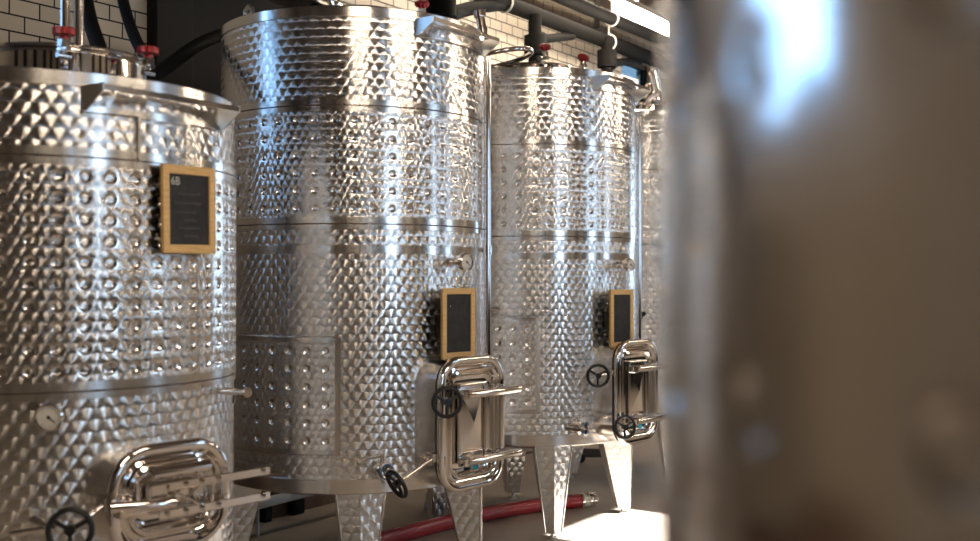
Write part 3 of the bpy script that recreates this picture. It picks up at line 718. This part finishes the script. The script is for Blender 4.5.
# ------------------------------------------------------------------ black hoses behind tank one
def hose(name, pix, r, label, cat='hose', mat='rubber'):
    p = smooth_path([at(x, y, Y) for x, y, Y in pix], 8); b = MB(); b.tube(p, r, 16); return tag(b.build(name, M[mat]), label, cat)
hose('black_hose', [(76, -60, 4.2), (84, -10, 4.1), (90, 20, 4.0), (97, 42, 3.85), (104, 62, 3.65)], .027, 'thick black hose rising straight from behind the lid of the left tank')
hose('black_hose', [(115, -60, 4.2), (121, -10, 4.1), (129, 22, 4.0), (139, 46, 3.8), (150, 60, 3.6)], .021, 'thinner black hose curving down to the red knob at the right of the lid')
hose('black_hose', [(240, 28, 5.3), (218, 36, 5.1), (196, 46, 4.9), (172, 63, 4.6), (150, 78, 4.3), (120, 86, 4.15)], .030, 'black hose sagging between the left tank and the middle tank')

# ------------------------------------------------------------------ overhead pipes, lamp
def along(x0, y0, x1, n, ext0=0, ext1=0, drop=0):
    """pipe parallel to the row at offset n, through pixel x0,y0, reaching image column x1"""
    p = at_n(x0, y0, n); d = ray(x1, 200); u = d.x/d.y
    t1_ = -n/((.563 if False else -NV.y)-NV.x*u) if False else None
    Y = n/(NV.x*u+NV.y); q = Vector((u*Y, Y, p.z)); dv = (q-p).normalized()
    return p-dv*ext0, q+dv*ext1
def clamp_at(b, p, r):
    b.tube([p+NV*((r+.008)*math.cos(a))+Vector((0, 0, (r+.008)*math.sin(a))) for a in [2*PI*k/20 for k in range(20)]], .007, 8, closed=True); b.cyl(p+Vector((0, 0, r)), p+Vector((0, 0, r+.14)), .006, 8)
def overhead(name, x0, y0, x1, n, r, ext0, ext1, clamps, label, mat='pipe'):
    a, c = along(x0, y0, x1, n, ext0, ext1); root = empty(name, a, label=label, cat='pipe')
    b = MB(); b.cyl(a, c, r, 24, M=Matrix.Translation(-a)); b.build('pipe_run', M[mat], root)
    for cx in clamps:
        d = ray(cx, 100); u = d.x/d.y; Y = n/(NV.x*u+NV.y); k = MB(); clamp_at(k, Vector((u*Y, Y, a.z)), r); o = k.build('pipe_clamp', M['white'], root, Matrix.Translation(-a))
        o['label'] = 'white pipe clamp with hanger rod'
    return root, a, c
low, la, lc = overhead('overhead_pipe', 500, 1, 672, -4.0, .055, .55, 1.6, (505, 609), 'lower black overhead pipe running along the tiled wall')
upp, ua, uc = overhead('overhead_pipe', 560, -3, 655, -3.75, .045, 2.2, 2.5, (612,), 'upper black overhead pipe parallel to the lower one')
# drops and valves on the lower pipe
def drop(x, ytop, ybot, n, r, arm=None):
    a = at_n(x, ytop, n); c = at_n(x, ybot, n); b = MB(); O = Matrix.Translation(-la)
    b.cyl(a, Vector((a.x, a.y, c.z)), r, 18, M=O); m = Vector((a.x, a.y, c.z+.12)); b.cyl(m-Vector((0, 0, .07)), m+Vector((0, 0, .06)), r*1.7, 18, M=O)
    if arm: p0 = Vector((a.x, a.y, at_n(x, arm[0], n).z)); p1 = at_n(arm[1], arm[2], arm[3]); b.cyl(p0, p1, r*.7, 14, M=O); b.cyl(p0-(p1-p0).normalized()*.02, p0+(p1-p0).normalized()*.1, r*1.2, 14, M=O)
    b.build('drop_valve', M['pipe'], low)
drop(535, 15, 62, -3.95, .045, (40, 572, 36, -4.0)); drop(607, 38, 74, -3.95, .045, (64, 640, 60, -4.1)); drop(441, -30, 25, -3.95, .055, (14, 500, 2, -4.0))
b = MB(); p = smooth_path([at_n(448, 18, -3.95), at_n(458, 12, -3.97), at_n(478, 7, -4.0), at_n(502, 4, -4.0)]); b.tube(p, .045, 16, M=Matrix.Translation(-la)); b.build('elbow', M['rubber'], low)
# cream overhead duct and hanger post
overhead('overhead_pipe', 560, 2, 690, -4.28, .04, 2.0, 2.0, (), 'slim cream overhead pipe behind the black ones', 'plaster')
b = MB(); a = at_n(597, 27, -4.0); b.box((-.02, -.02, 0), (.02, .02, 3.75-a.z)); o = b.build('hanger_strut', M['pipe'], None, Matrix.Translation(a)); tag(o, 'short black steel strut hanging from the ceiling above the pipes', 'strut')
# batten lamp
def batten(n, t0, t1_, z, label, mat='lamp', w=.075):
    c = R(n, (t0+t1_)/2, z); L = (t1_-t0)/2; root = empty('batten_lamp', c, TH0, label=label, cat='lamp')
    b = MB(); b.box((-w*.7, -L-.02, .045), (w*.7, L+.02, .095), bev=.008); b.build('housing', M['steel'], root)
    b = MB(); P = []
    for yy in (-L, L): P.append([(w*math.cos(a), yy, .045+.075*math.sin(a)) for a in [PI+PI*k/12 for k in range(13)]])
    b.grid(P, None, 0, True, flip=True)
    for yy in (-L, L): b.face([b.vert((w*math.cos(a), yy, .045+.075*math.sin(a))) for a in [PI+PI*k/12 for k in range(13)]], None, 0, False)
    b.build('diffuser', M[mat], root)
    b = MB()
    for yy in (-L*.7, L*.7): b.cyl((0, yy, .09), (0, yy, 3.75-z), .006, 8)
    b.build('suspension_wire', M['steel'], root); return root
def n_t(x, n): u = (x-490)/F; Y = n/(NV.x*u+NV.y); P = Vector((u*Y, Y, 0)); return P.dot(TV)
NL = -3.25
batten(NL, n_t(620, NL), n_t(705, NL), at_n(650, 18, NL).z-.035, 'bright white batten lamp hanging above the pipes at the top right', w=.042)

# ------------------------------------------------------------------ room
H = 3.75; NLFT, NRGT, TN, TF = -4.5, 4.2, -4.0, 15.0
def quad(b, p, uvs, m=0): b.face([b.vert(q) for q in p], uvs, m, False)
def wall_seg(b, axis, c, a0, a1, z0, z1, inward, m=0, th=.15):
    """slab of wall: axis 'n' -> plane n=c spanning t; axis 't' -> plane t=c spanning n"""
    f = (lambda a, z, d: R(c+d, a, z)) if axis == 'n' else (lambda a, z, d: R(a, c+d, z))
    d2 = -inward*th; v = [f(a, z, d) for d in (0, d2) for a, z in ((a0, z0), (a1, z0), (a1, z1), (a0, z1))]
    i = [b.vert(q) for q in v]; uv = [(a0, z0), (a1, z0), (a1, z1), (a0, z1)]
    b.face([i[0], i[1], i[2], i[3]], uv, m, False); b.face([i[7], i[6], i[5], i[4]], uv, m, False)
    for k in range(4): l = (k+1) % 4; b.face([i[k], i[k+4], i[l+4], i[l]], [(0, 0), (0, th), (.1, th), (.1, 0)], m, False)
def wall(name, axis, c, inward, a0, a1, holes, bands):
    """bands: (z0,z1,mat) ; holes: (a0,a1,z0,z1)"""
    b = MB(); mats = []
    cuts = sorted({a0, a1, *[h[0] for h in holes], *[h[1] for h in holes], *[x for bd in bands if len(bd) > 3 for x in bd[3:5]]})
    zs = sorted({0, H, *[h[2] for h in holes], *[h[3] for h in holes], *[bd[0] for bd in bands], *[bd[1] for bd in bands]})
    for x0, x1 in zip(cuts, cuts[1:]):
        for z0, z1 in zip(zs, zs[1:]):
            cx, cz = (x0+x1)/2, (z0+z1)/2
            if any(h[0] < cx < h[1] and h[2] < cz < h[3] for h in holes): continue
            mt = None
            for bd in bands:
                if bd[0] <= cz <= bd[1] and (len(bd) < 5 or bd[3] < cx < bd[4]): mt = bd[2]
            if mt not in mats: mats.append(mt)
            wall_seg(b, axis, c, x0, x1, z0, z1, inward, mats.index(mt))
    return tag(b.build(name, [M[q] for q in mats]), kind='structure')
winL = (n_t(622, -4.5), n_t(651, -4.5), 2.35, at_n(640, 62, -4.5).z)
winH = (.6, 1.75, 2.2, 3.35)
winH2 = (-2.6, -.6, 2.25, 3.35)
wall('wall_left', 'n', NLFT, 1, TN, TF, [winL, winH], [(0, H, 'tile'), (0, .42, 'dado'), (.42, H, 'darkwall', n_t(188, -4.5), n_t(338, -4.5))])
sunw = (5.9, 6.7, 1.3, 3.1)
winR = [(.6, 1.8, 1.3, 3.1), sunw, (8.8, 9.8, 1.3, 3.1)]
contrast_bands = [(x, x+.55) for x in (-3.6, -2.2, -.75, .0, 2.3, 3.6, 4.9, 7.3, 8.2, 10.2, 11.8, 13.4)]  # unseen dark bands added so the steel reflects light and dark strips
wall('wall_right', 'n', NRGT, -1, TN, TF, winR, [(0, H, 'plaster'), (0, 1.1, 'darkwall')]+[(0, H, 'darkwall', p, q) for p, q in contrast_bands])  # dark lower part added to deepen the blacks mirrored in the doors
winN = []
wall('wall_near', 't', TN, 1, NLFT-.15, NRGT+.15, winN, [(0, H, 'plaster')]+[(0, H, 'darkwall', p, p+.6) for p in (-4.3, -2.9, -1.4, .2, 1.5, 3.1)])  # dark strips added here too, for contrast in the tank reflections
wall('wall_far', 't', TF, -1, NLFT-.15, NRGT+.15, [(-3.5, -1.2, 1.0, 3.0)], [(0, H, 'tile')])
b = MB(); quad(b, [R(NLFT-.2, TN-.2, 0), R(NRGT+.2, TN-.2, 0), R(NRGT+.2, TF+.2, 0), R(NLFT-.2, TF+.2, 0)], [(0, 0), (9, 0), (9, 19), (0, 19)])
tag(b.build('floor', M['floor']), kind='structure')
sky = (.70, 2.0, 5.42, 6.36)
b = MB(); ns = (NLFT-.2, sky[0], sky[1], NRGT+.2); ts = (TN-.2, sky[2], sky[3], TF+.2)
for i in range(3):
    for j in range(3):
        if i == 1 and j == 1: continue
        v = [R(n_, t_, z_) for z_ in (H, H+.12) for n_, t_ in ((ns[i], ts[j]), (ns[i], ts[j+1]), (ns[i+1], ts[j+1]), (ns[i+1], ts[j]))]; k_ = [b.vert(q) for q in v]
        for q in ((0, 1, 2, 3), (7, 6, 5, 4), (0, 4, 5, 1), (1, 5, 6, 2), (2, 6, 7, 3), (3, 7, 4, 0)): b.face([k_[w_] for w_ in q], None, 0, False)
tag(b.build('ceiling', M['ceil']), kind='structure')
wn = 0
def window(axis, c, inward, h, nm, mullions=2, portal=True, bar=.045):
    global wn
    wn += 1; a0, a1, z0, z1 = h; f = (lambda a, z, d: R(c+d, a, z)) if axis == 'n' else (lambda a, z, d: R(a, c+d, z))
    d0, d1 = -inward*.09, -inward*.04
    b = MB()
    def bx(x0, x1, y0, y1):
        v = [f(a, z, d) for d in (d0, d1) for a, z in ((x0, y0), (x1, y0), (x1, y1), (x0, y1))]; i = [b.vert(q) for q in v]
        for q in ((0, 1, 2, 3), (7, 6, 5, 4), (0, 4, 5, 1), (1, 5, 6, 2), (2, 6, 7, 3), (3, 7, 4, 0)): b.face([i[k] for k in q], None, 0, False)
    bx(a0, a0+bar, z0, z1); bx(a1-bar, a1, z0, z1); bx(a0, a1, z0, z0+bar); bx(a0, a1, z1-bar, z1)
    for k in range(1, mullions): x = a0+(a1-a0)*k/mullions; bx(x-bar/3, x+bar/3, z0, z1)
    o = tag(b.build('window_%d' % wn, M['dark']), kind='structure')
    g = MB(); dm = -inward*.065; quad(g, [f(a0+bar*.9, z0+bar*.9, dm), f(a1-bar*.9, z0+bar*.9, dm), f(a1-bar*.9, z1-bar*.9, dm), f(a0+bar*.9, z1-bar*.9, dm)], [(0, 0), (1, 0), (1, 1), (0, 1)]); g.build('glass_pane', M[{'tint': 'glass_t', 'blue': 'glass_b'}.get(nm, 'glass')], o)
    if portal:
        L = bpy.data.lights.new('window_portal', 'AREA'); L.shape = 'RECTANGLE'; L.size = a1-a0; L.size_y = z1-z0; L.cycles.is_portal = True
        lo = bpy.data.objects.new('window_portal', L); C.objects.link(lo); ctr = f((a0+a1)/2, (z0+z1)/2, -inward*.12); nrm = (NV if axis == 'n' else TV)*inward
        X = (TV if axis == 'n' else NV); Z = -nrm; Y = Z.cross(X); Mt = Matrix((X, Y, Z)).transposed().to_4x4(); Mt.translation = ctr; lo.matrix_world = Mt
    return o
b = MB()
for n0, n1, t0_, t1_ in ((sky[0], sky[0]+.04, sky[2], sky[3]), (sky[1]-.04, sky[1], sky[2], sky[3]), (sky[0], sky[1], sky[2], sky[2]+.04), (sky[0], sky[1], sky[3]-.04, sky[3])): b.box((n0, t0_, H+.02), (n1, t1_, H+.07), M=Matrix.Rotation(TH0, 4, 'Z'))
so_ = tag(b.build('window_9', M['dark']), kind='structure'); g = MB(); quad(g, [R(sky[0]+.03, sky[2]+.03, H+.05), R(sky[0]+.03, sky[3]-.03, H+.05), R(sky[1]-.03, sky[3]-.03, H+.05), R(sky[1]-.03, sky[2]+.03, H+.05)], None); g.build('glass_pane', M['glass'], so_)
window('n', NLFT, 1, winL, 'tint', 1); window('n', NLFT, 1, winH, 'blue', 2)
for h in winR: window('n', NRGT, -1, h, 'w', 2 if h is sunw else 3)
for h in winN: window('t', TN, 1, h, 'w', 2)
window('t', TF, -1, (-3.5, -1.2, 1.0, 3.0), 'w', 2)
# dark steel columns against the left wall
def column(tm, w, d, z0, z1, nm):
    b = MB(); b.box((0, -w/2, 0), (d, w/2, z1-z0), bev=.006); o = b.build(nm, M['dark'], None, Matrix.Translation(R(NLFT, tm, z0)) @ Matrix.Rotation(TH0, 4, 'Z')); return tag(o, kind='structure')
tc_ = (n_t(152, -4.45)+n_t(189, -4.45))/2; column(tc_, n_t(189, -4.45)-n_t(152, -4.45), .08, 0, H, 'trim_1')
column(n_t(299, -4.45), .09, .06, 0, .9, 'trim_2'); column(n_t(268, -4.45), .06, .06, 0, .9, 'trim_3')
# low wall pipe behind middle tank
b = MB(); a = at_n(262, 506, -4.2); c = at_n(300, 487, -4.2); b.cyl(R(-4.25, n_t(255, -4.25), a.z), R(-4.25, n_t(345, -4.25), a.z+.01), .028, 14); b.cyl(R(-4.25, n_t(255, -4.25), a.z+.09), R(-4.25, n_t(345, -4.25), a.z+.10), .012, 14)
for x_ in (258,): b.cyl(R(-4.25, n_t(x_, -4.25), 0), R(-4.25, n_t(x_, -4.25), a.z+.1), .010, 10)
tag(b.build('low_pipe_rack', M['white']), 'low white pipe rack along the wall behind the middle tank', 'pipe rack')
# floor drain and a far caster
p = at_z(590, 453, 0); b = MB(); b.lathe([(.001, .004), (.20, .004), (.22, .001)][::-1], 32); tag(b.build('floor_drain', M['dark'], None, Matrix.Translation(p)), 'dark round floor drain far behind the tank right of the middle', 'drain')
p = at_z(580, 463, 0); cs = empty('trolley', (p.x, p.y, 0), label='slim steel strut of a trolley on a small black caster wheel behind the tanks', cat='trolley')
b = MB(); b.cyl((0, -.015, .04), (0, .015, .04), .04, 18); b.build('caster', M['black'], cs); b = MB(); b.cyl((0, 0, .07), (-.28, .10, .42), .012, 10); b.cyl((-.28, .1, .42), (-.28, .1, .60), .012, 10); b.cyl((0, 0, .04), (0, 0, .09), .014, 10)
b.build('strut', M['steel'], cs)

M['lampc'] = simple('wall_fill_diffuser', (.9, .85, .75), .5, em=(1, .84, .66), es=13)
for k, (n_, t_) in enumerate(((-3.85, 5.75), (-3.85, 7.0), (-3.7, 10.5))):  # unseen lamps added to brighten the tiles and the floor behind
    batten(n_, t_-.6, t_+.6, 3.52, 'unseen warm batten lamp added under the ceiling to light the tiled wall', 'lampc', .07)['group'] = 'added lamps along the tiled wall'
# unseen warm lamps over the working aisle; the last added as frontal fill
for k, (n_, t_) in enumerate(((.9, 3.0), (.9, 7.6), (.9, 10.2), (-.2, .6))):
    batten(n_, t_-.75, t_+.75, 3.3, 'unseen warm batten lamp hanging over the working aisle', 'lampw', .09)['group'] = 'batten lamps over the aisle'

# ------------------------------------------------------------------ light
w = bpy.data.worlds.new('World'); bpy.context.scene.world = w; w.use_nodes = True; nt = w.node_tree; bg = nt.nodes['Background']
bg.inputs[0].default_value = (.52, .74, 1.0, 1); bg.inputs[1].default_value = 4.8
sun = bpy.data.lights.new('sun', 'SUN'); sun.energy = 22; sun.angle = math.radians(.6); sun.color = (1, .98, .97)
so = bpy.data.objects.new('sun', sun); C.objects.link(so)
el = math.radians(45); dirv = Vector((-.9, .436, 0)).normalized()*math.cos(el)+Vector((0, 0, -math.sin(el)))
so.rotation_euler = dirv.to_track_quat('-Z', 'Y').to_euler()

# ------------------------------------------------------------------ camera
cam = bpy.data.cameras.new('camera'); co = bpy.data.objects.new('camera', cam); C.objects.link(co)
cam.sensor_width = 36; cam.lens = F/980*36; co.location = (0, 0, CAMZ); co.rotation_euler = (PI/2+PITCH, 0, 0); cam.clip_start = .01
cam.dof.use_dof = True; cam.dof.focus_distance = 5.0; cam.dof.aperture_fstop = cam.lens/17.0
sc = bpy.context.scene; sc.camera = co
sc.view_settings.view_transform = 'Standard'; sc.view_settings.look = 'None'; sc.view_settings.exposure = 0.62; sc.view_settings.gamma = 1
sc.cycles.max_bounces = 10; sc.cycles.glossy_bounces = 6; sc.cycles.diffuse_bounces = 4; sc.cycles.sample_clamp_indirect = 6; sc.cycles.caustics_reflective = False
